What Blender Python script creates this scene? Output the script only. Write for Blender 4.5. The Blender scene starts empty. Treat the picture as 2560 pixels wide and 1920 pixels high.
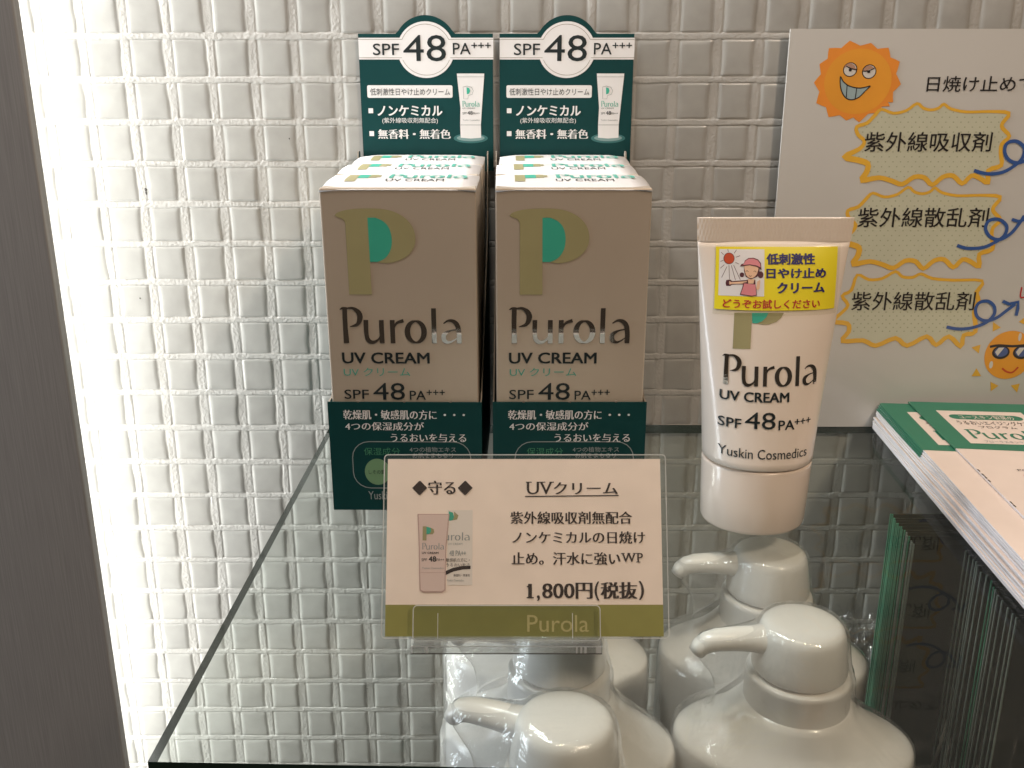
import bpy, bmesh, math, random
import numpy as np
from mathutils import Vector, Matrix, noise
from mathutils.geometry import tessellate_polygon

S = bpy.context.scene
random.seed(7); np.random.seed(7)
# ------------------------------------------------------------------ camera
FPX, PITCH, CAMZ = 2350.0, math.radians(17.3), 0.1794
cam = bpy.data.cameras.new('camera'); camo = bpy.data.objects.new('camera', cam)
S.collection.objects.link(camo); S.camera = camo
cam.sensor_width = 36; cam.lens = FPX/2560*36
cam.clip_start = .01; cam.clip_end = 50
camo.location = (0, 0, CAMZ); camo.rotation_euler = (math.pi/2-PITCH, 0, 0)
# ------------------------------------------------------------------ world + lamps
W = bpy.data.worlds.new('World'); S.world = W; W.use_nodes = True
wt = W.node_tree; bg = wt.nodes['Background']
tc = wt.nodes.new('ShaderNodeTexCoord'); sep = wt.nodes.new('ShaderNodeSeparateXYZ')
ramp = wt.nodes.new('ShaderNodeValToRGB')
wt.links.new(tc.outputs['Generated'], sep.inputs[0]); wt.links.new(sep.outputs[2], ramp.inputs[0])
cr = ramp.color_ramp
cr.elements[0].position = 0; cr.elements[0].color = (.17, .125, .09, 1)
cr.elements[1].position = .75; cr.elements[1].color = (.36, .27, .19, 1)
wt.links.new(ramp.outputs[0], bg.inputs[0]); bg.inputs[1].default_value = .17

def area(name, loc, target, sx, sy, power, col):
    l = bpy.data.lights.new(name, 'AREA'); l.shape = 'RECTANGLE'; l.size = sx; l.size_y = sy
    l.energy = power; l.color = col
    o = bpy.data.objects.new(name, l); S.collection.objects.link(o); o.location = loc
    o.rotation_euler = (Vector(target)-Vector(loc)).to_track_quat('-Z', 'Y').to_euler()
    return o
area('daylight_strip', (-.300, .455, -.02), (.05, .49, -.02), .05, 1.0, 3.0, (1, .995, .96))
area('daylight_window', (-.62, .452, .10), (.1, .485, .02), .05, 1.1, 9.0, (.95, .985, 1))
area('side_window', (-1.0, .31, .04), (.15, .36, .0), .16, .9, 6.4, (.84, .91, 1))
area('ceiling_strip', (-.22, .438, .60), (-.1, .47, 0), .42, .05, 2.9, (.99, .985, 1))
area('warm_lamp', (.50, -.28, .78), (.10, .33, .0), .10, .10, 5.0, (1, .78, .60))
area('warm_lamp', (-.05, .10, 1.1), (0, .28, .0), .05, .05, 2.9, (1, .84, .70))
area('warm_lamp', (.15, -.05, .9), (.05, .33, .0), .03, .03, .35, (1, .72, .45))
S.view_settings.view_transform = 'Standard'; S.view_settings.look = 'None'
S.view_settings.exposure = -.07; S.view_settings.gamma = 1
S.cycles.max_bounces = 14; S.cycles.transparent_max_bounces = 40; S.cycles.glossy_bounces = 6
S.cycles.caustics_reflective = False; S.cycles.caustics_refractive = False
S.cycles.sample_clamp_indirect = 4

# ------------------------------------------------------------------ materials
def mat(name, col, rough=.5, metal=0, coat=0, noise_amt=0, nscale=60, bump=0, bscale=300, spec=.5, stretch=None, trans=0):
    m = bpy.data.materials.new(name); m.use_nodes = True
    nt = m.node_tree; b = nt.nodes['Principled BSDF']
    b.inputs['Base Color'].default_value = (*col, 1); b.inputs['Roughness'].default_value = rough
    b.inputs['Metallic'].default_value = metal; b.inputs['Coat Weight'].default_value = coat
    b.inputs['Coat Roughness'].default_value = .08
    b.inputs['Specular IOR Level'].default_value = spec
    t = nt.nodes.new('ShaderNodeTexCoord'); src = t.outputs['Object']
    if stretch:
        mp = nt.nodes.new('ShaderNodeMapping'); mp.inputs['Scale'].default_value = stretch
        nt.links.new(src, mp.inputs[0]); src = mp.outputs[0]
    n = nt.nodes.new('ShaderNodeTexNoise'); n.inputs['Scale'].default_value = nscale; n.inputs['Detail'].default_value = 5
    nt.links.new(src, n.inputs['Vector'])
    r = nt.nodes.new('ShaderNodeMixRGB'); r.blend_type = 'MULTIPLY'; r.inputs[0].default_value = 1
    r.inputs[1].default_value = (*col, 1)
    mr = nt.nodes.new('ShaderNodeMapRange'); mr.inputs[1].default_value = .3; mr.inputs[2].default_value = .7
    mr.inputs[3].default_value = 1-noise_amt; mr.inputs[4].default_value = 1+noise_amt*.4
    nt.links.new(n.outputs[0], mr.inputs[0]); nt.links.new(mr.outputs[0], r.inputs[2]); nt.links.new(r.outputs[0], b.inputs['Base Color'])
    if bump:
        n2 = nt.nodes.new('ShaderNodeTexNoise'); n2.inputs['Scale'].default_value = bscale; n2.inputs['Detail'].default_value = 3
        nt.links.new(src, n2.inputs['Vector'])
        bp = nt.nodes.new('ShaderNodeBump'); bp.inputs['Strength'].default_value = bump; bp.inputs['Distance'].default_value = .0006
        nt.links.new(n2.outputs[0], bp.inputs['Height']); nt.links.new(bp.outputs[0], b.inputs['Normal'])
        if coat: nt.links.new(bp.outputs[0], b.inputs['Coat Normal'])
    return m

def clear(name, tint=(.95, .98, .965), ior=1.45, rough=0.0, milk=0, milk_col=(.9, .92, .95), bump=0, bscale=60, gain=1.0):
    m = bpy.data.materials.new(name); m.use_nodes = True
    nt = m.node_tree; nt.nodes.clear(); N = nt.nodes.new; L = nt.links.new
    out = N('ShaderNodeOutputMaterial'); tr = N('ShaderNodeBsdfTransparent'); tr.inputs[0].default_value = (*tint, 1)
    gl = N('ShaderNodeBsdfAnisotropic'); gl.inputs['Roughness'].default_value = rough
    gl.inputs['Color'].default_value = (1, 1, 1, 1)
    fr = N('ShaderNodeFresnel'); ge = N('ShaderNodeNewGeometry')
    mx = N('ShaderNodeMix'); mx.inputs[2].default_value = ior; mx.inputs[3].default_value = 1/ior
    L(ge.outputs['Backfacing'], mx.inputs[0]); L(mx.outputs[0], fr.inputs['IOR'])
    fac = fr.outputs[0]
    if gain != 1:
        g = N('ShaderNodeMath'); g.operation = 'MULTIPLY'; g.use_clamp = True; g.inputs[1].default_value = gain
        L(fac, g.inputs[0]); fac = g.outputs[0]
    ms = N('ShaderNodeMixShader'); L(fac, ms.inputs[0]); L(tr.outputs[0], ms.inputs[1]); L(gl.outputs[0], ms.inputs[2])
    last = ms.outputs[0]
    if milk:
        df = N('ShaderNodeBsdfDiffuse'); df.inputs[0].default_value = (*milk_col, 1)
        tl = N('ShaderNodeBsdfTranslucent'); tl.inputs[0].default_value = (*milk_col, 1)
        a = N('ShaderNodeMixShader'); a.inputs[0].default_value = .5; L(df.outputs[0], a.inputs[1]); L(tl.outputs[0], a.inputs[2])
        m2 = N('ShaderNodeMixShader'); m2.inputs[0].default_value = milk; L(last, m2.inputs[1]); L(a.outputs[0], m2.inputs[2]); last = m2.outputs[0]
    if bump:
        t = N('ShaderNodeTexCoord'); n2 = N('ShaderNodeTexNoise'); n2.inputs['Scale'].default_value = bscale; n2.inputs['Detail'].default_value = 4
        n2.inputs['Distortion'].default_value = 1.5
        L(t.outputs['Object'], n2.inputs['Vector'])
        bp = N('ShaderNodeBump'); bp.inputs['Strength'].default_value = bump; bp.inputs['Distance'].default_value = .002
        L(n2.outputs[0], bp.inputs['Height']); L(bp.outputs[0], gl.inputs['Normal'])
    L(last, out.inputs[0]); return m

M = {}
M['paper'] = mat('carton_white', (.80, .785, .775), .42, coat=.25, noise_amt=.04, nscale=40)
M['shaded_pearl'] = mat('shaded_pearl_carton_front', (.62, .53, .425), .34, metal=.35, coat=.1, noise_amt=.03, nscale=40)  # pearl finish, darker than the lid: dim shade of the fronts put into the colour
M['carton_raw'] = mat('carton_inner_grey', (.30, .26, .21), .8, noise_amt=.12, nscale=150)
M['teal'] = mat('deep_teal_board', (.003, .045, .046), .5, noise_amt=.08, spec=.25)
M['white'] = mat('print_white', (.78, .77, .77), .4, noise_amt=.03)
M['gold'] = mat('olive_gold_ink', (.36, .33, .17), .4, coat=.1, noise_amt=.05)
M['mint'] = mat('mint_ink', (.05, .42, .30), .42, noise_amt=.04)
M['minttext'] = mat('pale_mint_ink', (.10, .42, .33), .42, noise_amt=.04)
M['black'] = mat('dark_ink', (.012, .02, .022), .45, noise_amt=.1)
M['brownblack'] = mat('card_ink', (.03, .018, .014), .5, noise_amt=.15)
M['foil'] = mat('silver_foil', (.95, .93, .90), .05, metal=1, noise_amt=.02, bump=.06, bscale=60)
M['silver'] = mat('grey_line_ink', (.30, .33, .33), .5)
M['greenink'] = mat('leaf_green_ink', (.05, .22, .12), .5)
M['palegreen'] = mat('sage_green_ink', (.16, .30, .16), .5)
M['cardpaper'] = mat('price_card_paper', (.95, .82, .72), .5, noise_amt=.04, nscale=120)
M['cardback'] = mat('card_back_white', (.9, .9, .9), .5)
M['olive'] = mat('olive_band', (.29, .28, .07), .5, noise_amt=.06, nscale=200)
M['olivetext'] = mat('band_lettering', (.62, .54, .24), .5)
M['pink'] = mat('pink_ink', (.70, .25, .28), .5)
M['skin'] = mat('peach_ink', (.80, .52, .34), .5)
M['red'] = mat('red_ink', (.50, .025, .03), .5)
M['redsun'] = mat('red_orange_ink', (.55, .07, .02), .5)
M['yellow'] = mat('yellow_sticker', (.86, .74, .03), .35, coat=.15, noise_amt=.03)
M['navy'] = mat('navy_ink', (.02, .018, .13), .5)
M['maroon'] = mat('maroon_line', (.09, .02, .03), .5)
M['tube'] = mat('tube_plastic', (.84, .75, .65), .30, coat=.35, noise_amt=.02)
M['cap'] = mat('cap_plastic', (.88, .77, .66), .25, coat=.4, noise_amt=.015)
M['poster'] = mat('poster_paper', (.55, .545, .52), .5, coat=.6, noise_amt=.05, nscale=14, bump=.05, bscale=14)
M['orange'] = mat('orange_sun_ink', (.80, .34, .03), .5, coat=.5, noise_amt=.12, nscale=25)
M['dkorange'] = mat('deep_orange_ink', (.79, .27, .03), .5, coat=.5, noise_amt=.08)
M['amber'] = mat('amber_outline_ink', (.74, .42, .04), .5, coat=.5, noise_amt=.06)
M['sage'] = mat('pale_sage_fill', (.54, .55, .42), .5, coat=.5, noise_amt=.04)
M['sagedot'] = mat('sage_dot', (.35, .38, .25), .5, coat=.5)
M['blue'] = mat('blue_arrow_ink', (.03, .09, .30), .5, coat=.5)
M['teeth'] = mat('grey_blue_teeth', (.30, .40, .42), .5, coat=.5)
M['posterblack'] = mat('poster_black_ink', (.015, .012, .012), .45, coat=.5)
M['leafgreen'] = mat('leaflet_green', (.03, .20, .12), .45, noise_amt=.05)
M['leafpaper'] = mat('leaflet_paper', (.82, .69, .60), .55, noise_amt=.03)
M['leafside'] = mat('leaflet_edges', (.78, .76, .79), .7, noise_amt=.10, nscale=60, stretch=(1, 1, 40))
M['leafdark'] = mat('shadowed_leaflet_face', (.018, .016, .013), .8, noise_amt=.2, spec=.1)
M['pump'] = mat('white_bottle_plastic', (.88, .85, .82), .28, coat=.3, noise_amt=.03, nscale=18)
M['film'] = clear('shrink_film', (.97, .97, .97), 1.5, .03, milk=.05, bump=.7, bscale=60, gain=1.4)
M['glass'] = clear('shelf_glass', (.905, .935, .915), 1.52, 0, gain=.36, milk=.04, milk_col=(.50, .58, .53))
M['glassplain'] = clear('shelf_glass_underside', (.99, 1, .995), 1.01, 0)
M['glassedge'] = mat('glass_edge', (.015, .035, .03), .12, coat=.3, noise_amt=.3, nscale=40)
M['acrylic'] = clear('clear_acrylic', (.93, .94, .92), 1.5, .02, milk=.02, gain=1.3)
M['acrylicedge'] = clear('acrylic_edge', (.80, .81, .79), 1.5, .05, milk=.14, gain=2.2)
M['acrylicglint'] = clear('acrylic_painted_glint', (.9, .9, .88), 1.5, .1, milk=.8, gain=1.5)  # pale strokes painted as edge highlights and light streaks on the stand
M['laminate'] = clear('laminate_film', (.96, .97, .96), 1.5, .03, milk=.04, gain=.8, bump=.12, bscale=14)
M['lamedge'] = mat('laminate_edge', (.55, .58, .56), .25, coat=.3, noise_amt=.3)
M['panel'] = mat('brushed_steel', (.31, .30, .29), .5, metal=.3, noise_amt=.16, nscale=12, stretch=(130, 130, 2.5), bump=.06, bscale=12)
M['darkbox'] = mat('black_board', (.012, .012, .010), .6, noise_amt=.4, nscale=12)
M['shelf'] = mat('lower_shelf_board', (.10, .09, .075), .5, noise_amt=.2, nscale=8)
M['wire'] = mat('grey_wire', (.20, .19, .16), .4)

def wall_material():
    m = bpy.data.materials.new('white_mosaic_tile'); m.use_nodes = True
    nt = m.node_tree; b = nt.nodes['Principled BSDF']; N = nt.nodes.new; L = nt.links.new
    at = N('ShaderNodeAttribute'); at.attribute_name = 'grout'
    tn = N('ShaderNodeAttribute'); tn.attribute_name = 'tone'
    t = N('ShaderNodeTexCoord')
    n = N('ShaderNodeTexNoise'); n.inputs['Scale'].default_value = 90; n.inputs['Detail'].default_value = 4; L(t.outputs['Object'], n.inputs[0])
    mr = N('ShaderNodeMapRange'); mr.inputs[1].default_value = .3; mr.inputs[2].default_value = .7; mr.inputs[3].default_value = .90; mr.inputs[4].default_value = 1.03; L(n.outputs[0], mr.inputs[0])
    mul = N('ShaderNodeMath'); mul.operation = 'MULTIPLY'; L(mr.outputs[0], mul.inputs[0]); L(tn.outputs['Fac'], mul.inputs[1])
    mx = N('ShaderNodeMixRGB'); mx.inputs[1].default_value = (.37, .37, .35, 1); mx.inputs[2].default_value = (.415, .412, .39, 1); L(at.outputs['Fac'], mx.inputs[0])
    c = N('ShaderNodeMixRGB'); c.blend_type = 'MULTIPLY'; c.inputs[0].default_value = 1; L(mx.outputs[0], c.inputs[1]); L(mul.outputs[0], c.inputs[2]); L(c.outputs[0], b.inputs['Base Color'])
    r = N('ShaderNodeMapRange'); r.inputs[3].default_value = .26; r.inputs[4].default_value = .75; L(at.outputs['Fac'], r.inputs[0]); L(r.outputs[0], b.inputs['Roughness'])
    b.inputs['Specular IOR Level'].default_value = .5
    n2 = N('ShaderNodeTexNoise'); n2.inputs['Scale'].default_value = 620; n2.inputs['Detail'].default_value = 3; L(t.outputs['Object'], n2.inputs[0])
    n3 = N('ShaderNodeTexNoise'); n3.inputs['Scale'].default_value = 120; n3.inputs['Detail'].default_value = 2; L(t.outputs['Object'], n3.inputs[0])
    k = N('ShaderNodeMath'); k.operation = 'MULTIPLY'; L(n2.outputs[0], k.inputs[0]); L(at.outputs['Fac'], k.inputs[1])
    k2 = N('ShaderNodeMath'); k2.operation = 'MULTIPLY_ADD'; L(n3.outputs[0], k2.inputs[0]); k2.inputs[1].default_value = .22; L(k.outputs[0], k2.inputs[2])
    bp = N('ShaderNodeBump'); bp.inputs['Strength'].default_value = .5; bp.inputs['Distance'].default_value = .0008; L(k2.outputs[0], bp.inputs['Height']); L(bp.outputs[0], b.inputs['Normal'])
    return m
M['wall'] = wall_material()

# ------------------------------------------------------------------ object helpers
def link(o): S.collection.objects.link(o); return o
def thing(name, label, cat, loc=(0, 0, 0), group=None, rot=None):
    o = bpy.data.objects.new(name, None); link(o); o.location = loc; o['label'] = label; o['category'] = cat
    o.empty_display_size = .01
    if group: o['group'] = group
    if rot: o.rotation_euler = rot
    return o
def tag(o, label, cat, group=None):
    o['label'] = label; o['category'] = cat
    if group: o['group'] = group
    return o

class MB:
    """collects faces with several materials into one mesh, coordinates relative to org"""
    def __init__(s, org=(0, 0, 0)): s.v = []; s.f = []; s.m = []; s.mats = []; s.org = Vector(org); s.sm = []
    def mi(s, name):
        if name not in s.mats: s.mats.append(name)
        return s.mats.index(name)
    def add(s, verts, faces, m, smooth=False):
        b = len(s.v); o = s.org
        s.v += [(v[0]-o.x, v[1]-o.y, v[2]-o.z) for v in verts]
        s.f += [tuple(b+i for i in f) for f in faces]; k = s.mi(m)
        s.m += [k]*len(faces); s.sm += [smooth]*len(faces)
    def box(s, x0, x1, y0, y1, z0, z1, m):
        v = [(x, y, z) for x in (x0, x1) for y in (y0, y1) for z in (z0, z1)]
        s.add(v, [(0, 1, 3, 2), (4, 6, 7, 5), (0, 4, 5, 1), (2, 3, 7, 6), (0, 2, 6, 4), (1, 5, 7, 3)], m)
    def build(s, name, parent=None, bevel=0, seg=2):
        me = bpy.data.meshes.new(name); me.from_pydata(s.v, [], s.f); me.update()
        for n in s.mats: me.materials.append(M[n])
        me.polygons.foreach_set('material_index', s.m); me.polygons.foreach_set('use_smooth', s.sm)
        o = bpy.data.objects.new(name, me); link(o)
        if parent: o.parent = parent
        if bevel:
            md = o.modifiers.new('bevel', 'BEVEL'); md.width = bevel; md.segments = seg; md.limit_method = 'ANGLE'; md.angle_limit = math.radians(40)
        return o
    def rings(s, rings, m, smooth=True, cap0=True, cap1=True):
        n = len(rings[0]); v = [p for r in rings for p in r]; f = []
        for k in range(len(rings)-1):
            for i in range(n):
                j = (i+1) % n; f.append((k*n+i, k*n+j, (k+1)*n+j, (k+1)*n+i))
        if cap0: f.append(tuple(reversed(range(n))))
        if cap1: f.append(tuple((len(rings)-1)*n+i for i in range(n)))
        s.add(v, f, m, smooth)

# pixel of the photograph -> ray, used only to measure print positions on real planes
CP, SP = math.cos(PITCH), math.sin(PITCH)
CAM = Vector((0, 0, CAMZ))
def ray(px, py):
    a = (px-1280)/FPX; b = (py-960)/FPX
    return Vector((a, CP-b*SP, -SP-b*CP))
class Frame:
    def __init__(s, o, u, v):
        s.o = Vector(o); s.u = Vector(u).normalized(); s.v = Vector(v).normalized(); s.n = s.u.cross(s.v)
    def uv(s, px, py):
        r = ray(px, py); k = (s.o-CAM).dot(s.n)/r.dot(s.n); p = CAM+r*k-s.o
        return p.dot(s.u), p.dot(s.v)
    def pt(s, u, v, e): return s.o+s.u*u+s.v*v+s.n*e
class Bent:
    """frame of the squeezed tube front: u = x, v = z"""
    def __init__(s, fn): s.fn = fn
    def uv(s, px, py):
        r = ray(px, py); y = .362
        for _ in range(6):
            k = y/r.y; x, z = r.x*k, CAMZ+r.z*k; y = s.fn(x, z)
        return x, z
    def pt(s, u, v, e): return Vector((u, s.fn(u, v)-e, v))

_tc = {}
def glyphs(txt, bold=0.0, spacing=1.0):
    key = (txt, bold, spacing)
    if key in _tc: return _tc[key]
    c = bpy.data.curves.new('t', 'FONT'); c.body = txt; c.size = 1; c.resolution_u = 3; c.offset = bold; c.space_character = spacing
    o = bpy.data.objects.new('t', c); link(o); bpy.context.view_layer.update()
    dg = bpy.context.evaluated_depsgraph_get(); ev = o.evaluated_get(dg); me = ev.to_mesh()
    V = [(v.co.x, v.co.y) for v in me.vertices]; F = [tuple(p.vertices) for p in me.polygons]
    ev.to_mesh_clear(); bpy.data.objects.remove(o); bpy.data.curves.remove(c)
    xs = [a for a, b in V]; ys = [b for a, b in V]
    x0, x1, y0, y1 = min(xs), max(xs), min(ys), max(ys)
    V = [((a-x0)/(x1-x0), (b-y0)/max(y1-y0, 1e-6)) for a, b in V]
    _tc[key] = (V, F); return _tc[key]

def catmull(P, n=6, closed=False):
    out = []; N = len(P)
    rng = range(N) if closed else range(N-1)
    for i in rng:
        g = (lambda k: P[k % N]) if closed else (lambda k: P[max(0, min(N-1, k))])
        p0, p1, p2, p3 = g(i-1), g(i), g(i+1), g(i+2)
        for s in range(n):
            t = s/n
            out.append(tuple(.5*((2*b)+(-a+c)*t+(2*a-5*b+4*c-d)*t*t+(-a+3*b-3*c+d)*t**3) for a, b, c, d in zip(p0, p1, p2, p3)))
    if not closed: out.append(tuple(P[-1]))
    return out

EPS = .00006
class Art:
    def __init__(s, mb, fr, crop=(0, 0, 1), base=.00004): s.mb = mb; s.fr = fr; s.c = crop; s.base = base; s.du = 0
    def px(s, x, y):
        ox, oy, k = s.c; u, v = s.fr.uv(ox+x/k, oy+y/k); return u+s.du, v
    def e(s, layer): return s.base+EPS*layer
    def rect_uv(s, l, t, r, b):
        xm, ym = (l+r)/2, (t+b)/2
        return s.px(l, ym)[0], s.px(xm, t)[1], s.px(r, ym)[0], s.px(xm, b)[1]
    def poly_uv(s, pts, m, layer=1):
        tri = tessellate_polygon([[Vector((p[0], p[1], 0)) for p in pts]])
        F = []
        for a, b, c in tri:
            A, B, Cc = pts[a], pts[b], pts[c]
            cr_ = (B[0]-A[0])*(Cc[1]-A[1])-(B[1]-A[1])*(Cc[0]-A[0])
            F.append((a, b, c) if cr_ > 0 else (a, c, b))
        s.mb.add([s.fr.pt(p[0], p[1], s.e(layer)) for p in pts], F, m)
    def poly(s, pts, m, layer=1, smooth=0):
        q = [s.px(*p) for p in pts]
        if smooth: q = catmull(q, smooth, True)
        s.poly_uv(q, m, layer)
    def rect(s, l, t, r, b, m, layer=1, rad=0, nx=1, ny=1):
        u0, v1, u1, v0 = s.rect_uv(l, t, r, b)
        if nx > 1 or ny > 1:
            V = [s.fr.pt(u0+(u1-u0)*i/nx, v0+(v1-v0)*j/ny, s.e(layer)) for j in range(ny+1) for i in range(nx+1)]
            s.mb.add(V, [(j*(nx+1)+i, j*(nx+1)+i+1, (j+1)*(nx+1)+i+1, (j+1)*(nx+1)+i) for j in range(ny) for i in range(nx)], m, True); return
        if rad:
            R = rad*(u1-u0)/(r-l); s.poly_uv(rrect(u0, v0, u1, v1, R), m, layer)
        else: s.poly_uv([(u0, v0), (u1, v0), (u1, v1), (u0, v1)], m, layer)
    def disc(s, cx, cy, rx, ry, m, layer=1, n=28):
        u0, v1, u1, v0 = s.rect_uv(cx-rx, cy-ry, cx+rx, cy+ry)
        a, b = (u0+u1)/2, (v0+v1)/2
        s.poly_uv([(a+(u1-u0)/2*math.cos(2*math.pi*i/n), b+(v1-v0)/2*math.sin(2*math.pi*i/n)) for i in range(n)], m, layer)
    def ring(s, cx, cy, rx, ry, w, m, layer=1):
        s.stroke([(cx+rx*math.cos(i*math.pi/8), cy+ry*math.sin(i*math.pi/8)) for i in range(16)], w, m, layer, closed=True)
    def text(s, txt, l, t, r, b, m, layer=3, bold=0, mincho=False, spacing=1.0):
        u0, v1, u1, v0 = s.rect_uv(l, t, r, b)
        V, F = glyphs(txt, -.008 if mincho else 0, spacing)
        h = abs(v1-v0); sx = h*(.030 if mincho else 0)+h*bold*1.6; sy = h*bold*.8*(0 if mincho else 1)
        D = [(0, 0)] if sx == 0 else [(-sx, -sy), (sx, sy), (-sx, sy), (sx, -sy)] if sy else [(-sx, 0), (sx, 0), (0, 0)]
        for k, (dx, dy) in enumerate(D):
            s.mb.add([s.fr.pt(u0+(u1-u0)*a+dx, v0+(v1-v0)*c+dy, s.e(layer)+k*.000012) for a, c in V], F, m)
    def stroke(s, pts, w, m, layer=1, closed=False, n=6, uv=False, cap=False):
        W_ = [w]*len(pts) if not hasattr(w, '__len__') else list(w)
        if uv: Q = [(p[0], p[1], ww) for p, ww in zip(pts, W_)]
        else:
            Q = []
            for p, ww in zip(pts, W_):
                a = s.px(*p); b = s.px(p[0]+1, p[1]); Q.append((a[0], a[1], ww*math.hypot(b[0]-a[0], b[1]-a[1])))
        C = catmull(Q, n, closed) if n > 1 else Q
        L = len(C); V = []
        for i in range(L):
            a = C[(i-1) % L] if closed or i else C[i]; b = C[(i+1) % L] if closed or i < L-1 else C[i]
            dx, dy = b[0]-a[0], b[1]-a[1]; d = math.hypot(dx, dy) or 1; h = max(C[i][2], 1e-6)/2
            nx, ny = -dy/d*h, dx/d*h; ee = s.e(layer)+i*3e-7
            V += [s.fr.pt(C[i][0]+nx, C[i][1]+ny, ee), s.fr.pt(C[i][0]-nx, C[i][1]-ny, ee)]
        F = [(2*i, 2*i+1, 2*((i+1) % L)+1, 2*((i+1) % L)) for i in range(L if closed else L-1)]
        s.mb.add(V, F, m)
    def logo(s, l, t, r, b, m, layer=3, k=1.0):
        u0, v1, u1, v0 = s.rect_uv(l, t, r, b); sx = (u1-u0)/3.33; sy = (v1-v0)
        fr0 = s.fr
        class NF:
            def pt(self, u, v, e): return fr0.pt(u0+u*sx, v0+v*sy, e)
        def st(pts, w, closed=False, ls=0):
            s.fr = NF(); s.stroke(pts, [q*k for q in w] if hasattr(w, '__len__') else w*k, m, layer+ls*.3, closed, 6, True); s.fr = fr0
        st([(.14, 0), (.13, .5), (.14, .97)], (.15, .13, .13)); st([(0, .93), (.08, .97), (.2, .97)], (.02, .06, .05), ls=1)
        st([(.14, .955), (.35, .97), (.50, .87), (.55, .72), (.47, .53), (.26, .46)], (.04, .07, .13, .15, .10, .02), ls=2)
        st([(.705, .645), (.705, .25), (.76, .07), (.9, .03), (1.05, .13), (1.10, .3)], (.13, .12, .12, .09, .05, .02)); st([(1.13, .645), (1.13, 0)], .13, ls=1)
        st([(1.43, .645), (1.43, 0)], .13); st([(1.46, .40), (1.55, .56), (1.74, .63)], (.03, .07, .10), ls=1)
        st([(2.07+.23*math.cos(a*math.pi/8), .32+.295*math.sin(a*math.pi/8)) for a in range(16)], [.05+.10*abs(math.cos(a*math.pi/8)) for a in range(16)], True)
        st([(2.575, .97), (2.575, 0)], .13)
        st([(2.84, .55), (2.97, .63), (3.12, .61), (3.22, .50), (3.26, .3), (3.26, 0)], (.03, .06, .10, .13, .13, .13))
        st([(3.24, .39), (3.02, .35), (2.85, .24), (2.86, .08), (3.0, .03), (3.2, .14)], (.03, .05, .12, .12, .06, .03), ls=1)
    def bigp(s, l, t, r, b, layer=2, outline=None):
        P = [(0, 45), (22, 25), (80, 8), (160, 0), (260, 0), (350, 12), (430, 50), (482, 108), (500, 175), (488, 240), (445, 295), (380, 330), (310, 344), (255, 338), (305, 310), (340, 260), (352, 195), (340, 125), (305, 80), (255, 57), (207, 57), (207, 540), (65, 540), (65, 90), (50, 65), (22, 56)]
        G = [(207, 57), (255, 57), (305, 80), (340, 125), (352, 195), (340, 260), (305, 310), (255, 335), (207, 335)]
        f = lambda q: [(l+x/500*(r-l), t+y/540*(b-t)) for x, y in q]
        def sm(q, a, z):  # smooth only the curved stretch
            c = catmull([tuple(p) for p in q[a:z]], 4); return q[:a]+c+q[z:]
        s.poly(f(sm(sm(P, 13, 21), 0, 13)), 'gold', layer); s.poly(f(G[:1]+catmull(G[1:-1], 4)+G[-1:]), 'mint', layer+.5)

def rrect(u0, v0, u1, v1, R, n=5):
    P = []
    for cx, cy, a0 in ((u1-R, v0+R, -90), (u1-R, v1-R, 0), (u0+R, v1-R, 90), (u0+R, v0+R, 180)):
        for i in range(n+1):
            a = math.radians(a0+90*i/n); P.append((cx+R*math.cos(a), cy+R*math.sin(a)))
    return P
def circ(x, y, z, rx, ry=None, n=48, rot=0, p=1.0):
    ry = ry or rx; out = []
    for i in range(n):
        a = 2*math.pi*i/n; c, s_ = math.cos(a), math.sin(a)
        c = math.copysign(abs(c)**p, c); s_ = math.copysign(abs(s_)**p, s_)
        X, Y = rx*c, ry*s_
        out.append((x+X*math.cos(rot)-Y*math.sin(rot), y+X*math.sin(rot)+Y*math.cos(rot), z))
    return out
def copy_tree(o, parent=None):
    c = o.copy(); link(c); c.parent = parent
    for ch in [q for q in bpy.data.objects if q.parent == o]: copy_tree(ch, c)
    return c

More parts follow.
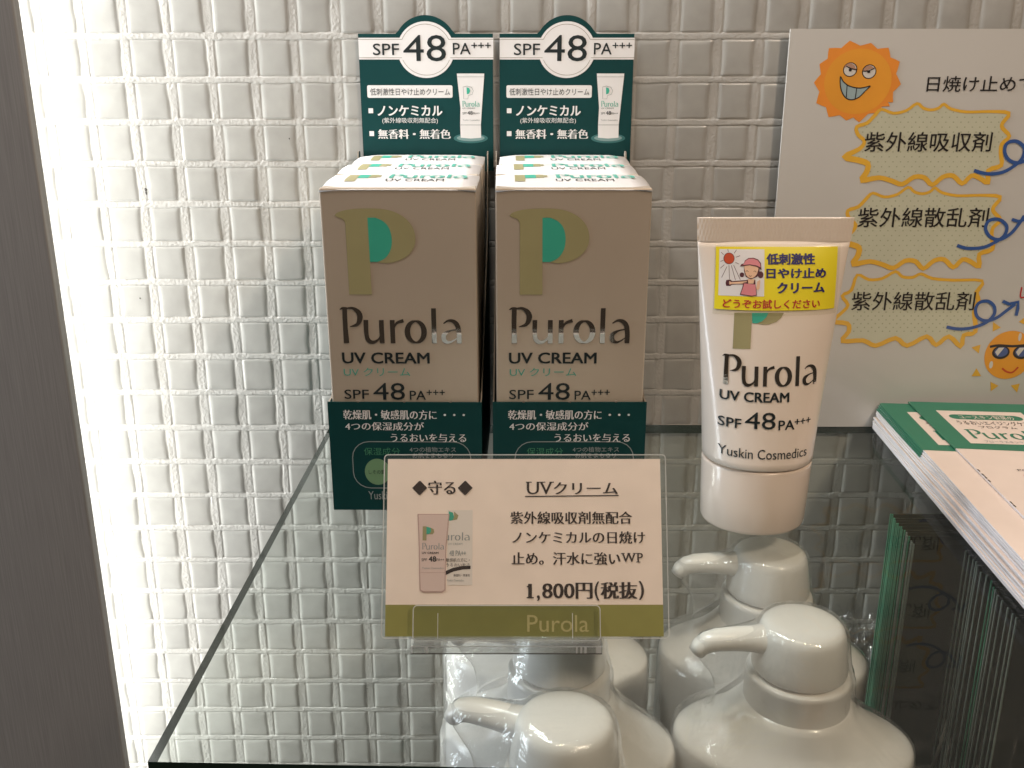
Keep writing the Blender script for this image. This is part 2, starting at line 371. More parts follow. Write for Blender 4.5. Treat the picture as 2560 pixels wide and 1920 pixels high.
# ------------------------------------------------------------------ tiled wall
PITX, PITZ = .02125, .02085
def make_wall():
    X0, Z0 = -.2368-PITX*6, .2058-PITZ*24; NX, NZ = 35, 28
    def samples(edge):
        h = sorted(edge)
        return [-.5]+[-x for x in reversed(h)]+[0]+h
    ax = samples([.12, .24, .31, .35, .38, .405, .425, .44, .455, .475]); az = samples([.15, .28, .36, .395, .415, .43, .442, .455, .475])
    cx = np.array([X0+(i+.5+a)*PITX for i in range(NX) for a in ax]); cz = np.array([Z0+(j+.5+a)*PITZ for j in range(NZ) for a in az])
    A = np.array([a for i in range(NX) for a in ax]); I = np.array([i for i in range(NX) for a in ax])
    B = np.array([a for j in range(NZ) for a in az]); J = np.array([j for j in range(NZ) for a in az])
    rs = np.random.RandomState(3); R = lambda s: rs.uniform(-s, s, (NZ+1, NX+1))
    l, r, t, b = R(.016), R(.016), R(.012), R(.012); tx, tz, hh, bow = R(.00022), R(.00018), R(.00012), np.abs(R(.045))
    tone = rs.uniform(.955, 1.02, (NZ+1, NX+1))
    a = A[None, :]; bb = B[:, None]; jj = J[:, None]; ii = I[None, :]
    wob = np.array([[noise.noise(Vector((x*140, z*140, 3))) for x in cx] for z in cz])
    wob2 = np.array([[noise.noise(Vector((x*420, z*420, 9))) for x in cx] for z in cz])
    g = .076
    ex = .5-np.abs(a)-g+np.where(a < 0, l[jj, ii], r[jj, ii])+.022*wob - bow[jj, ii]*(.25-bb**2)*0
    ez = .5-np.abs(bb)-g*1.0+np.where(bb < 0, b[jj, ii], t[jj, ii])+.016*wob
    wx = .085+bow[jj, ii]*(1-4*bb**2)+.03
    sm = lambda x: np.clip(x, 0, 1)**2*(3-2*np.clip(x, 0, 1))
    qx = sm((ex+.02)/wx); qz = sm((ez+.01)/.045)
    H = .00078*np.minimum(qx, 1)*qz+.00015*sm(ex/.4)*sm(ez/.4)
    H = H+(tx[jj, ii]*a*2+tz[jj, ii]*bb*2+hh[jj, ii])*qx*qz
    grout = 1-np.clip(np.minimum(qx*2.2, qz*1.8), 0, 1)
    H = H+grout*(.00040+.00024*(1-sm((ez+.03)/.04))+.00009*wob2+.00008*wob)
    Y = .5022-H
    XX, ZZ = np.meshgrid(cx, cz); XX = XX+wob*.00035; ZZ = ZZ+.00035*wob2*grout
    nv = XX.size; nx, nz = len(cx), len(cz)
    co = np.stack([XX, Y, ZZ], -1).reshape(-1, 3)
    idx = np.arange(nv).reshape(nz, nx)
    q = np.stack([idx[:-1, :-1], idx[:-1, 1:], idx[1:, 1:], idx[1:, :-1]], -1).reshape(-1)
    me = bpy.data.meshes.new('wall'); me.vertices.add(nv); me.vertices.foreach_set('co', co.ravel())
    nf = len(q)//4; me.loops.add(len(q)); me.loops.foreach_set('vertex_index', q); me.polygons.add(nf)
    me.polygons.foreach_set('loop_start', np.arange(nf)*4); me.polygons.foreach_set('loop_total', np.full(nf, 4)); me.update(calc_edges=True)
    me.polygons.foreach_set('use_smooth', np.ones(nf, bool))
    for nm, arr in (('grout', grout), ('tone', np.where(grout > .5, 1.0, tone[jj, ii]*np.ones_like(grout)))):
        at = me.attributes.new(nm, 'FLOAT', 'POINT'); at.data.foreach_set('value', arr.astype(np.float32).ravel())
    me.materials.append(M['wall']); o = bpy.data.objects.new('wall', me); link(o); o['kind'] = 'structure'
make_wall()
mb = MB()   # small dark chips in the joints
M['chip'] = mat('joint_chip', (.05, .045, .04), .8)
for cx_, cz_, r_ in ((-.1922, .1300, .0009), (-.1921, .1283, .0008), (-.1550, .1645, .0004), (-.1150, .1560, .0004), (-.2020, .0720, .0004), (-.0900, -.1750, .0004)):
    mb.add([(cx_+r_*(.7+.3*math.sin(i*2.3))*math.cos(i*math.pi/4), .50115, cz_+r_*1.2*math.sin(i*math.pi/4)) for i in range(8)]+[(cx_, .5008, cz_)], [(i, (i+1) % 8, 8) for i in range(8)], 'chip')
o = mb.build('joint_chips'); o.parent = bpy.data.objects['wall']
mb = MB(); mb.box(-.6, .7, .08, .50, -.29, -.27, 'shelf'); o = mb.build('lower_shelf'); o['kind'] = 'structure'

# brushed panel on the left
mb = MB((-.2075, .42, -.3)); mb.box(-.75, -.2075, .42, .426, -.3, .5, 'panel')
o = mb.build('metal_panel', bevel=.0008); o.location = (-.2075, .42, -.3); tag(o, 'brown-grey brushed metal panel standing upright at the left edge beside the tiles', 'panel')

# ------------------------------------------------------------------ glass shelf
P4 = [(-.1021, .2200), (.50, .2050), (.50, .4985), (-.1021, .4985)]
mb = MB((.2, .35, 0)); TH = .005
t4 = [(x, y, 0) for x, y in P4]; b4 = [(x, y, -TH) for x, y in P4]
mb.add(t4, [(0, 1, 2, 3)], 'glass'); mb.add(b4, [(3, 2, 1, 0)], 'glassplain')
mb.add(t4+b4, [(0, 4, 5, 1), (1, 5, 6, 2), (2, 6, 7, 3), (3, 7, 4, 0)], 'glassedge')
o = mb.build('glass_shelf'); o.location = (.2, .35, 0); tag(o, 'clear glass shelf with a dark polished edge carrying the cartons, tube and price card', 'shelf')

# ------------------------------------------------------------------ cartons (front one of the right hand tray is the prototype)
BW, BD, BH = .0635, .0355, .1415
RX = .0250; LX = -.0463; FY = .3880
org = (RX, FY, .0006)
carton = thing('cream_carton', '', 'box', org)
f = Frame((RX-BW/2, FY, .0006), (1, 0, 0), (0, 0, 1))
mb = MB(org); x0, x1 = RX-BW/2, RX+BW/2
mb.box(x0, x1, FY, FY+BD, .0006, .0006+BH, 'shaded_pearl')
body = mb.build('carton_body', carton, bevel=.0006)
mb = MB(org); a = Art(mb, f, (780, 460, 2.5136)); a.base = .00006
a.bigp(1240, 150, 1740, 690)
a.logo(1240, 768, 1997, 995, 'foil')
a.text('UV CREAM', 1240, 1054, 1785, 1122, 'black', bold=.02)
a.text('UV クリーム', 1243, 1150, 1660, 1202, 'minttext')
a.text('SPF', 1240, 1288, 1392, 1346, 'black', bold=.006)
a.text('48', 1422, 1245, 1620, 1352, 'black')
a.text('PA', 1650, 1294, 1750, 1350, 'black', bold=.006)
a.text('+++', 1756, 1288, 1870, 1320, 'black', bold=.01)
o = mb.build('front_print', carton)
# slightly domed lid with print, edges soft
mb = MB(org); n = 14; LT = .0022
rows = []
for j in range(n+1):
    y = FY-.0003+(BD+.0003)*j/n; q = j/n
    z = .0006+BH+LT*math.sin(min(1, q*1.25)*math.pi*.5)-(.0006*(1-q)**6)
    rows.append((y, z))
V = []
for y, z in rows:
    for i in range(9):
        x = x0+(x1-x0)*i/8; e = abs(i/4-1)
        V.append((x, y, z-(.0010*e**8)))
m_ = 9; F = [(j*m_+i, j*m_+i+1, (j+1)*m_+i+1, (j+1)*m_+i) for j in range(n) for i in range(8)]
b = len(V)
V += [(x0+(x1-x0)*i/8, FY-.0003, BH-.0002) for i in range(9)]; F += [(b+i, b+i+1, i+1, i) for i in range(8)]
b2 = len(V)
V += [(x1, y, BH-.0002) for y, z in rows]+[(x0, y, BH-.0002) for y, z in rows]
F += [(b2+j, b2+j+1, (j+1)*m_+8, j*m_+8) for j in range(n)]+[(b2+n+1+j+1, b2+n+1+j, j*m_, (j+1)*m_) for j in range(n)]
b3 = len(V); V += [(x0, FY+BD, BH-.0002), (x1, FY+BD, BH-.0002)]; F += [(b3, b3+1)+tuple(n*m_+i for i in range(8, -1, -1))]
mb.add(V, F, 'paper', True)
class LidF:
    def uv(s, px, py):
        y = FY+BD*(360+290/2.572-py)/(100/2.572); r = ray(px, py); return r.x/r.y*y, y
    def pt(s, u, v, e):
        q = max(0, min(1, (v-FY)/BD)); return Vector((u, v, .0006+BH+LT*math.sin(min(1, q*1.25)*math.pi*.5)-(.0006*(1-q)**6)+e))
a = Art(mb, LidF(), (780, 360, 2.572), .00008)
a.rect(1305, 208, 1371, 256, 'gold', 1, nx=2, ny=14); a.rect(1371, 206, 1440, 236, 'mint', 1, nx=2, ny=12); a.rect(1440, 206, 1490, 234, 'gold', 1, nx=2, ny=12); a.rect(1490, 211, 1512, 229, 'gold', 1, nx=2, ny=8)
a.logo(1562, 204, 2062, 236, 'minttext', k=1.25); a.text('UV CREAM', 1567, 243, 1940, 256, 'black')
lid = mb.build('lid', carton)

cart_lab = {
 (1, 0): 'front cream-white carton in the right tray, its printed face in full view',
 (1, 1): 'middle carton of the right tray, only its white lid showing',
 (1, 2): 'rear carton of the tray nearer the tube, white lid against the green header card',
 (0, 0): 'front cream-white carton in the left tray, printed face in full view',
 (0, 1): 'middle carton of the left tray, only its white lid showing',
 (0, 2): 'rear carton of the left tray, white lid against the left green header card'}
G = 'cream cartons lined up in the two display trays'
for (side, k), lab in cart_lab.items():
    o = carton if (side, k) == (1, 0) else copy_tree(carton)
    o.location = ((RX if side else LX)+(0, -.0004, .0005)[k], FY+(BD+.0010)*k+(.0004 if k else 0), .0006+(0, .0019, .0034)[k])
    if side == 0: o.rotation_euler.z = math.radians((-.6, -.9, -.4)[k])
    else: o.rotation_euler.z = math.radians((.3, .1, -.3)[k])
    o.rotation_euler.x = math.radians(.9)
    o['label'] = lab; o['group'] = G

# ------------------------------------------------------------------ display trays
def make_tray():
    cx = RX; w = .0667; x0, x1 = cx-w/2, cx+w/2; yf = FY-.0022; yb = .4988; org = (cx, yf, 0)
    t = thing('display_tray', '', 'display tray', org)
    mb = MB(org); mb.box(x0+.0006, x1-.0006, yf+.0006, yb-.001, .0, .0005, 'carton_raw'); mb.build('tray_floor', t)
    for s, xx in ((0, x0), (1, x1-.0006)):
        mb = MB(org); V = []
        prof = [(yf+.0006, 0), (yb-.001, 0), (yb-.001, .150), (yb-.006, .150), (yb-.016, .112), (yf+.045, .075), (yf+.008, .0505), (yf+.0006, .0505)]
        V = [(xx, y, z) for y, z in prof]+[(xx+.0006, y, z) for y, z in prof]; n = len(prof)
        mb.add(V, [tuple(reversed(range(n)))+()], 'teal' if not s else 'carton_raw'); mb.add(V, [tuple(range(n, 2*n))], 'teal')
        mb.add(V, [(i, (i+1) % n, n+(i+1) % n, n+i) for i in range(n)], 'carton_raw'); mb.build('side_panel', t)
    # front panel
    mb = MB(org); mb.box(x0, x1, yf, yf+.0006, 0, .0510, 'teal')
    V = [(x0+.0004, yf+.0003, .05105), (x1-.0004, yf+.0003, .05105)]
    for i in range(3):
        xc = x0+w*(.2+.3*i); mb.box(xc-.0005, xc+.0005, yf-.0001, yf+.0006, .0510, .0516, 'carton_raw')
    f = Frame((x0, yf, 0), (1, 0, 0), (0, 0, 1))
    a = Art(mb, f, (820, 980, 2.633))
    a.text('乾燥肌・敏感肌の方に ・・・', 1187, 118, 1985, 180, 'white', mincho=True)
    a.text('4つの保湿成分が', 1195, 198, 1712, 252, 'white', mincho=True)
    a.text('うるおいを与える', 1492, 273, 1985, 328, 'white', mincho=True)
    # lower half as it shows on the left tray, shifted into this tray
    a.du = RX-LX+.0006
    P = rrect(0, 0, 1, 1, .2)
    u0, v1, u1, v0 = a.rect_uv(160, 327, 936, 632); R = .0075
    a.stroke([(p[0]-a.du*0, p[1]) for p in rrect(u0, v0, u1, v1, R)], .00035, 'silver', 1, True, 1, True)
    a.text('保湿成分', 232, 366, 470, 416, 'greenink'); a.text('4つの植物エキス', 533, 360, 838, 394, 'silver')
    a.text('お肌をまもるリ', 553, 400, 818, 432, 'silver')
    a.disc(322, 525, 84, 86, 'palegreen', 1); a.text('しその葉', 264, 512, 372, 540, 'black')
    a.disc(560, 525, 84, 86, 'palegreen', 1); a.disc(790, 525, 84, 86, 'palegreen', 1)
    a.text('Yuskin Cosmedics', 262, 652, 690, 706, 'silver')
    mb.build('front_panel', t)
    # header card with the round bump
    hy = .4982; org2 = org
    f = Frame((x0, hy, 0), (1, 0, 0), (0, 0, 1)); a = Art(MB(org2), f, (840, 20, 2.765)); mb = a.mb
    a.base = .0003
    hx0, htop = f.uv(840+1130/2.765, 20+178/2.765); hx1, _ = f.uv(840+2063/2.765, 20+178/2.765); hx0 = max(hx0, 0)
    cxu, cv = f.uv(840+1595/2.765, 20+287/2.765); ro = abs(f.uv(840+1817/2.765, 20+287/2.765)[0]-cxu)
    hb = .140
    out = [(hx0, hb), (hx1, hb), (hx1, htop)]
    th = math.asin((htop-cv)/ro)+.12
    arc = [(cxu+ro*math.cos(th+(math.pi-2*th)*i/24), cv+ro*math.sin(th+(math.pi-2*th)*i/24)) for i in range(25)]
    out += [(arc[0][0]+.0016, htop)]+arc+[(arc[-1][0]-.0016, htop)]+[(hx0, htop)]
    a.poly_uv(out, 'teal', 0)
    n = len(out); Vb = [f.pt(u, v, .0003) for u, v in out]+[f.pt(u, v, -.0002) for u, v in out]
    mb.add(Vb, [(i, n+i, n+(i+1) % n, (i+1) % n) for i in range(n)], 'carton_raw'); mb.add(Vb[n:], [tuple(reversed(range(n)))], 'carton_raw')
    a.rect(1131, 206, 2062, 356, 'white', 1); a.disc(1595, 288, 197, 196, 'white', 1.4, 48)
    r1 = 176
    for y in (217, 344):
        s_ = math.sqrt(r1*r1-(y-288)**2)
        a.stroke([(1131, y), (1595-s_, y)], 3, 'carton_raw', 2, n=1); a.stroke([(1595+s_, y), (2062, y)], 3, 'carton_raw', 2, n=1)
    a0 = math.asin(71/r1)
    for sg in (1, -1):
        a.stroke([(1595+r1*math.cos(a0+(math.pi-2*a0)*i/20), 288+sg*r1*math.sin(a0+(math.pi-2*a0)*i/20)) for i in range(21)], 3, 'carton_raw', 2, n=2)
    a.text('SPF', 1230, 246, 1410, 326, 'black', bold=.004); a.text('48', 1440, 187, 1735, 369, 'black')
    a.text('PA', 1783, 242, 1905, 321, 'black', bold=.004); a.text('+++', 1912, 240, 2045, 278, 'black', bold=.012)
    a.rect(1178, 534, 1768, 621, 'white', 1, rad=12); a.text('低刺激性日やけ止めクリーム', 1198, 555, 1750, 604, 'black')
    a.rect(1181, 693, 1213, 727, 'white', 1); a.text('ノンケミカル', 1246, 674, 1690, 745, 'white', bold=.02)
    a.text('(紫外線吸収剤無配合)', 1274, 758, 1658, 801, 'white')
    a.rect(1181, 851, 1213, 885, 'white', 1); a.text('無香料・無着色', 1243, 838, 1740, 904, 'white', mincho=True, bold=.014)
    # printed picture of the tube
    a.disc(1880, 900, 118, 34, 'printglow', .5); a.disc(1880, 898, 96, 22, 'printglow2', .7)
    a.poly([(1803, 453), (1992, 453), (1990, 478), (1966, 690), (1954, 806), (1952, 896), (1880, 902), (1811, 896), (1811, 806), (1818, 690), (1804, 478)], 'white', 1)
    a.stroke([(1803, 476), (1991, 476)], 2.5, 'silver', 2, n=1); a.stroke([(1811, 808), (1953, 808)], 3, 'silver', 2, n=1)
    a.stroke([(1843, 628), (1843, 560), (1842, 546), (1870, 540), (1900, 548), (1912, 572), (1902, 598), (1876, 604), (1872, 628)], 3, 'silver', 2, closed=True, n=1)
    a.poly([(1866, 548), (1884, 553), (1890, 572), (1882, 592), (1866, 596)], 'mint', 2.4)
    a.logo(1832, 642, 1950, 682, 'minttext', 2, 1.1); a.text('UV CREAM', 1832, 688, 1918, 698, 'black', 2)
    a.text('SPF', 1831, 720, 1860, 736, 'black', 2); a.text('48', 1865, 712, 1900, 738, 'black', 2, bold=.01); a.text('PA+++', 1903, 720, 1948, 736, 'black', 2)
    a.text('Yuskin Cosmedics', 1830, 768, 1946, 780, 'silver', 2)
    mb.build('header_card', t)
    return t
M['printglow'] = mat('pale_print_halo', (.04, .15, .15), .4); M['printglow2'] = mat('paler_print_halo', (.22, .34, .34), .4)
tr = make_tray()
tag(tr, 'dark green display tray with header card, standing nearer the cream tube', 'display tray', 'green display trays holding cartons')
tr2 = copy_tree(tr); tr2.location.x = LX-.0003; tr2.rotation_euler.z = math.radians(-.6)
tag(tr2, 'dark green display tray with header card, leftmost, in front of the brightest tiles', 'display tray', 'green display trays holding cartons')

# ------------------------------------------------------------------ cream tube
TX, TY = .1056, .379
Z0, Z1, Z2 = .0300, .1222, .1312
def tube_ab(z):
    t = max(0, min(1, (z-Z0)/(Z1-Z0)))
    return .0232+.0076*t**1.05, .0205*(1-t)**.75+.0010
def tube_y(x, z):
    a, b = tube_ab(z); q = min(1, abs((x-TX)/a)); return TY-b*(1-q**2.3)**.5
org = (TX, TY, 0)
tube = thing('cream_tube', 'upright cream-white squeeze tube with a yellow sticker, standing right of the cartons', 'tube', org)
def tring(z, da=0):
    a, b = tube_ab(z); a += da; b += da; L = []
    for i in range(72):
        th = 2*math.pi*i/72; x = a*math.cos(th); q = min(1, abs(x/a)); y = b*(1-q**2.3)**.5
        L.append((TX+x, TY+(y if math.sin(th) >= 0 else -y), z))
    return L
mb = MB(org); mb.rings([tring(.0296, -.0016), tring(.0300, -.0006), tring(.0306)]+[tring(Z0+(Z1-Z0)*(k/30)) for k in range(1, 31)], 'tube', True, True, True)
fr = Bent(tube_y)
a = Art(mb, fr, (1680, 860, 3.19), .0001)
a.c = (1680, 520, 4.148)
def tp(pts): return pts
# large gold letter, its upper part beneath the sticker
a.poly([(645, 1085), (700, 1085), (765, 1085), (828, 1085), (824, 1200), (818, 1330), (812, 1460), (720, 1460), (628, 1456), (634, 1330), (640, 1200)], 'gold', 1)
a.poly([(828, 1085), (905, 1085), (1000, 1085), (975, 1135), (930, 1175), (880, 1195), (832, 1193)], 'mint', 2)
a.poly([(1000, 1085), (1160, 1085), (1130, 1140), (1080, 1180), (1010, 1205), (940, 1209), (880, 1195), (930, 1175), (975, 1135)], 'gold', 1)
a.c = (1680, 860, 3.19)
a.logo(396, 92, 1155, 338, 'foil'); a.text('UV CREAM', 378, 385, 932, 462, 'black', bold=.02)
a.text('SPF', 363, 583, 550, 660, 'black', bold=.01); a.text('48', 580, 545, 826, 680, 'black')
a.text('PA', 850, 607, 975, 683, 'black', bold=.01); a.text('+++', 980, 590, 1102, 632, 'black', bold=.014)
a.text('Yuskin Cosmedics', 357, 842, 1070, 920, 'black')
mb.build('tube_body', tube)
mb = MB(org)   # crimped seal: fine embossed rows
nx, nz = 150, 26; V = []
for sgn in (-1, 1):
    for j in range(nz+1):
        z = Z1-.0006+(Z2-Z1+.0006)*j/nz
        for i in range(nx+1):
            a_ = .0309+.0006*j/nz; x = TX-a_+2*a_*i/nx
            r = .00022*math.cos(i/nx*math.pi*2*46+(math.pi if int(j*4/nz) % 2 else 0))*abs(math.sin(j/nz*math.pi*4)) if 1 < j < nz-1 else 0
            V.append((x, TY+sgn*(.0011*(1-(2*i/nx-1)**10)+r+.0001), z))
N1 = (nx+1)*(nz+1)
F = [(j*(nx+1)+i, j*(nx+1)+i+1, (j+1)*(nx+1)+i+1, (j+1)*(nx+1)+i) for j in range(nz) for i in range(nx)]
F += [tuple(N1+k for k in reversed(q)) for q in F[:]]
F += [(nz*(nx+1)+i, nz*(nx+1)+i+1, N1+nz*(nx+1)+i+1, N1+nz*(nx+1)+i) for i in range(nx)]
mb.add(V, F, 'tube', True); mb.build('crimp_seal', tube)
mb = MB(org)
R = [( .0, .0205, .0185), (.0006, .0217, .0197), (.0020, .0223, .0203), (.015, .0229, .0207), (.0280, .0233, .0210), (.0289, .0232, .0209), (.0292, .0226, .0203)]
mb.rings([circ(TX, TY, z, rx, ry, 72) for z, rx, ry in R], 'cap'); mb.build('cap', tube)
mb = MB(org); a = Art(mb, fr, (1680, 520, 4.148), .00035)
a.rect(432, 372, 1724, 1118, 'tape', 0, nx=24, ny=10)
a.rect(445, 400, 1700, 1062, 'yellow', 1, nx=24, ny=12); a.rect(484, 425, 955, 912, 'white', 2, nx=10, ny=8)
a.text('低刺激性', 980, 470, 1475, 582, 'navy', 4, bold=.03); a.text('日やけ止め', 980, 622, 1590, 724, 'navy', 4, bold=.03); a.text('クリーム', 1090, 770, 1575, 878, 'navy', 4, bold=.03)
a.text('どうぞお試しください', 524, 948, 1528, 1040, 'red', 4, bold=.014)
# printed cartoon: sun with rays, girl in a pink cap and dress
a.disc(588, 520, 57, 60, 'maroon', 3); a.disc(588, 520, 51, 54, 'redsun', 4)
for p, q in [((575, 425), (582, 452)), ((665, 432), (642, 468)), ((703, 492), (660, 508)), ((690, 578), (655, 562)), ((498, 552), (530, 540)), ((508, 455), (532, 482)), ((540, 585), (498, 622)), ((567, 605), (512, 718)), ((588, 590), (592, 735)), ((612, 592), (655, 745)), ((636, 590), (705, 742))]:
    a.stroke([p, q], 5, 'maroon', 3, n=1)
a.disc(722, 690, 24, 24, 'maroon', 3); a.disc(915, 690, 30, 36, 'maroon', 3)
a.poly([(745, 570), (900, 580), (905, 660), (880, 710), (815, 738), (762, 710), (742, 650)], 'maroon', 4)
a.poly([(755, 590), (885, 600), (885, 655), (862, 702), (815, 726), (770, 700), (752, 650)], 'skin', 5, smooth=3)
a.poly([(700, 602), (716, 578), (740, 572), (752, 540), (790, 515), (840, 512), (888, 530), (918, 570), (924, 640), (905, 625), (870, 605), (800, 590), (735, 600)], 'maroon', 6)
a.poly([(712, 598), (738, 580), (756, 545), (792, 523), (838, 521), (882, 538), (908, 572), (914, 612), (870, 592), (800, 580), (735, 588)], 'pink', 7)
a.stroke([(762, 655), (774, 645), (788, 658)], 4, 'maroon', 7, n=3); a.stroke([(842, 655), (856, 648), (868, 662)], 4, 'maroon', 7, n=3); a.stroke([(795, 695), (808, 706), (820, 695)], 4, 'maroon', 7, n=3)
a.poly([(560, 745), (600, 738), (620, 755), (760, 745), (790, 740), (790, 775), (740, 790), (620, 792), (600, 805), (560, 805), (552, 775)], 'maroon', 3)
a.poly([(590, 752), (612, 766), (760, 756), (780, 750), (780, 768), (740, 780), (620, 784), (592, 792)], 'skin', 4)
a.poly([(780, 735), (850, 735), (862, 780), (775, 780)], 'skin', 4)
a.poly([(738, 770), (770, 765), (775, 742), (783, 742), (786, 782), (840, 782), (850, 742), (860, 742), (862, 790), (872, 840), (876, 905), (820, 914), (700, 895), (722, 830)], 'maroon', 5)
a.poly([(745, 778), (860, 790), (866, 845), (868, 898), (820, 905), (710, 888), (730, 830)], 'pink', 6)
a.poly([(880, 760), (912, 740), (905, 830), (885, 850), (870, 835)], 'skin', 4)
M['tape'] = clear('clear_tape', (.97, .97, .93), 1.35, .12, milk=.04, milk_col=(.8, .78, .68))
mb.build('yellow_sticker', tube)

# ------------------------------------------------------------------ price card in its acrylic stand
co = Vector((-.0423, .2780, .0032)); cv_ = Vector((0, .0255, .0550)).normalized(); cl = .0603
org = tuple(co)
card = thing('price_card', 'laminated price card with black lettering and an olive band, leaning in the clear stand', 'price card', org)
f = Frame(co, (1, 0, 0), cv_); mb = MB(org); a = Art(mb, f, (940, 1120, 2.9105)); a.base = 0
u0, v1, u1, v0 = a.rect_uv(76, 80, 2080, 1372); v0 = max(v0, .0)
hx = []
for e in (0, -.0003):
    hx += [f.pt(u, v, e) for u, v in ((u0, v0), (u1, v0), (u1, v1), (u0, v1))]
mb.add(hx, [(7, 6, 5, 4)], 'cardback'); mb.add(hx, [(0, 1, 2, 3), (0, 4, 5, 1), (1, 5, 6, 2), (2, 6, 7, 3), (3, 7, 4, 0)], 'cardpaper')
a.base = .00003
_, vb, _, _ = a.rect_uv(76, 1140, 2080, 1372); a.poly_uv([(u0, v0), (u1, v0), (u1, vb), (u0, vb)], 'olive', 1)
a.text('◆守る◆', 268, 238, 700, 342, 'brownblack', mincho=True, bold=.004)
a.text('UV', 1100, 247, 1280, 336, 'brownblack', mincho=True); a.text('クリーム', 1296, 250, 1755, 336, 'brownblack', mincho=True, bold=.008)
for x_, y_, w_ in ((1112, 249, 42), (1184, 249, 30), (1212, 249, 40), (1278, 249, 34)): a.stroke([(x_-w_/2, y_), (x_+w_/2, y_)], 7, 'brownblack', 4, n=1); a.stroke([(1085, 352), (1765, 345)], 7, 'brownblack', 3, n=1)
a.text('紫外線吸収剤無配合', 980, 462, 1860, 552, 'brownblack', mincho=True, bold=.004)
a.text('ノンケミカルの日焼け', 995, 606, 1955, 694, 'brownblack', mincho=True, bold=.004)
a.text('止め。汗水に強い', 990, 758, 1775, 850, 'brownblack', mincho=True, bold=.004); a.text('W', 1792, 764, 1886, 830, 'brownblack', mincho=True); a.text('P', 1903, 764, 1940, 830, 'brownblack', mincho=True)
for x_, y_, w_ in ((1796, 766, 28), (1882, 766, 26), (1840, 766, 22), (1902, 766, 18), (1908, 829, 30)): a.stroke([(x_-w_/2, y_), (x_+w_/2, y_)], 5, 'brownblack', 4, n=1)
a.text('1', 1112, 988, 1130, 1088, 'brownblack', mincho=True, bold=.01); a.stroke([(1098, 1010), (1112, 1004), (1124, 992)], 9, 'brownblack', 4, n=1); a.stroke([(1096, 1088), (1148, 1088)], 8, 'brownblack', 4, n=1)
a.text(',', 1172, 1072, 1192, 1112, 'brownblack', bold=.02); a.text('800', 1214, 985, 1440, 1092, 'brownblack', mincho=True, bold=.012)
a.text('円', 1458, 980, 1570, 1096, 'brownblack', mincho=True, bold=.016); a.text('(', 1592, 972, 1622, 1108, 'brownblack', bold=.01)
a.text('税抜', 1640, 975, 1895, 1096, 'brownblack', mincho=True, bold=.016); a.text(')', 1915, 968, 1948, 1104, 'brownblack', bold=.01)
a.text('Purola', 1100, 1215, 1548, 1338, 'olivetext', 3)
# printed picture of tube and carton
a.rect(520, 452, 702, 998, 'cardpicwhite', 1); a.poly([(530, 460), (560, 470), (568, 500), (558, 525), (530, 530)], 'mint', 2); a.poly([(568, 462), (600, 490), (590, 520), (558, 525), (568, 500)], 'gold', 2)
a.logo(450, 612, 682, 672, 'silver', 2); a.text('UV CREAM', 525, 690, 628, 706, 'silver', 2); a.text('48 PA++', 535, 745, 655, 785, 'silver', 2, bold=.01)
a.text('敏感肌の方に・', 510, 800, 682, 830, 'brownblack', 2); a.text('うるおいをさ', 510, 838, 682, 862, 'brownblack', 2)
a.poly([(505, 895), (560, 872), (625, 858), (688, 856), (688, 880), (630, 884), (565, 898), (505, 925)], 'brownblack', 2)
a.text('無香料・無着色', 565, 916, 684, 936, 'brownblack', 2); a.text('Yuskin Cosmedics', 515, 955, 640, 970, 'silver', 2)
a.poly([(302, 480), (535, 480), (528, 560), (512, 720), (508, 905), (506, 1035), (480, 1052), (345, 1052), (318, 1035), (314, 905), (312, 720)], 'cardpicshade', 3)
a.poly([(312, 486), (526, 486), (520, 560), (505, 720), (500, 905), (498, 1030), (478, 1042), (348, 1042), (326, 1030), (322, 905), (320, 720)], 'cardpictube', 4)
a.stroke([(322, 906), (502, 906)], 3, 'cardpicshade', 5, n=1)
a.rect(340, 570, 368, 672, 'gold', 5); a.poly([(368, 572), (398, 580), (402, 605), (390, 625), (368, 628)], 'mint', 5.5); a.poly([(398, 580), (420, 590), (425, 612), (412, 628), (390, 625), (402, 605)], 'gold', 5)
a.logo(335, 690, 495, 738, 'silver', 5); a.text('UV CREAM', 335, 755, 455, 770, 'black', 5, bold=.02); a.text('SPF', 332, 802, 372, 824, 'black', 5); a.text('48', 385, 788, 437, 826, 'black', 5, bold=.02); a.text('PA++', 440, 802, 496, 822, 'black', 5)
a.text('Yuskin Cosmedics', 335, 866, 494, 880, 'silver', 5)
M['cardpicwhite'] = mat('card_picture_white', (.80, .74, .68), .5); M['cardpicshade'] = mat('card_picture_outline', (.55, .38, .34), .5); M['cardpictube'] = mat('card_picture_tube', (.72, .57, .52), .5)
mb.build('card_paper', card)
mb = MB(org); mg = .0021
lam = rrect(u0-mg*.5, v0-.0004, u1+mg*.8, v1+.0014, .0012); n = len(lam)
V = [f.pt(u, v, .0009) for u, v in lam]+[f.pt(u, v, -.0006) for u, v in lam]
mb.add(V, [tuple(range(n))], 'laminate'); mb.add(V, [tuple(reversed(range(n, 2*n)))], 'glassplain')
a = Art(mb, f, (0, 0, 1), .0009); a.stroke([(p[0], p[1]) for p in lam], .00035, 'lamedge', 1, True, 1, True)
mb.build('laminate_sleeve', card)

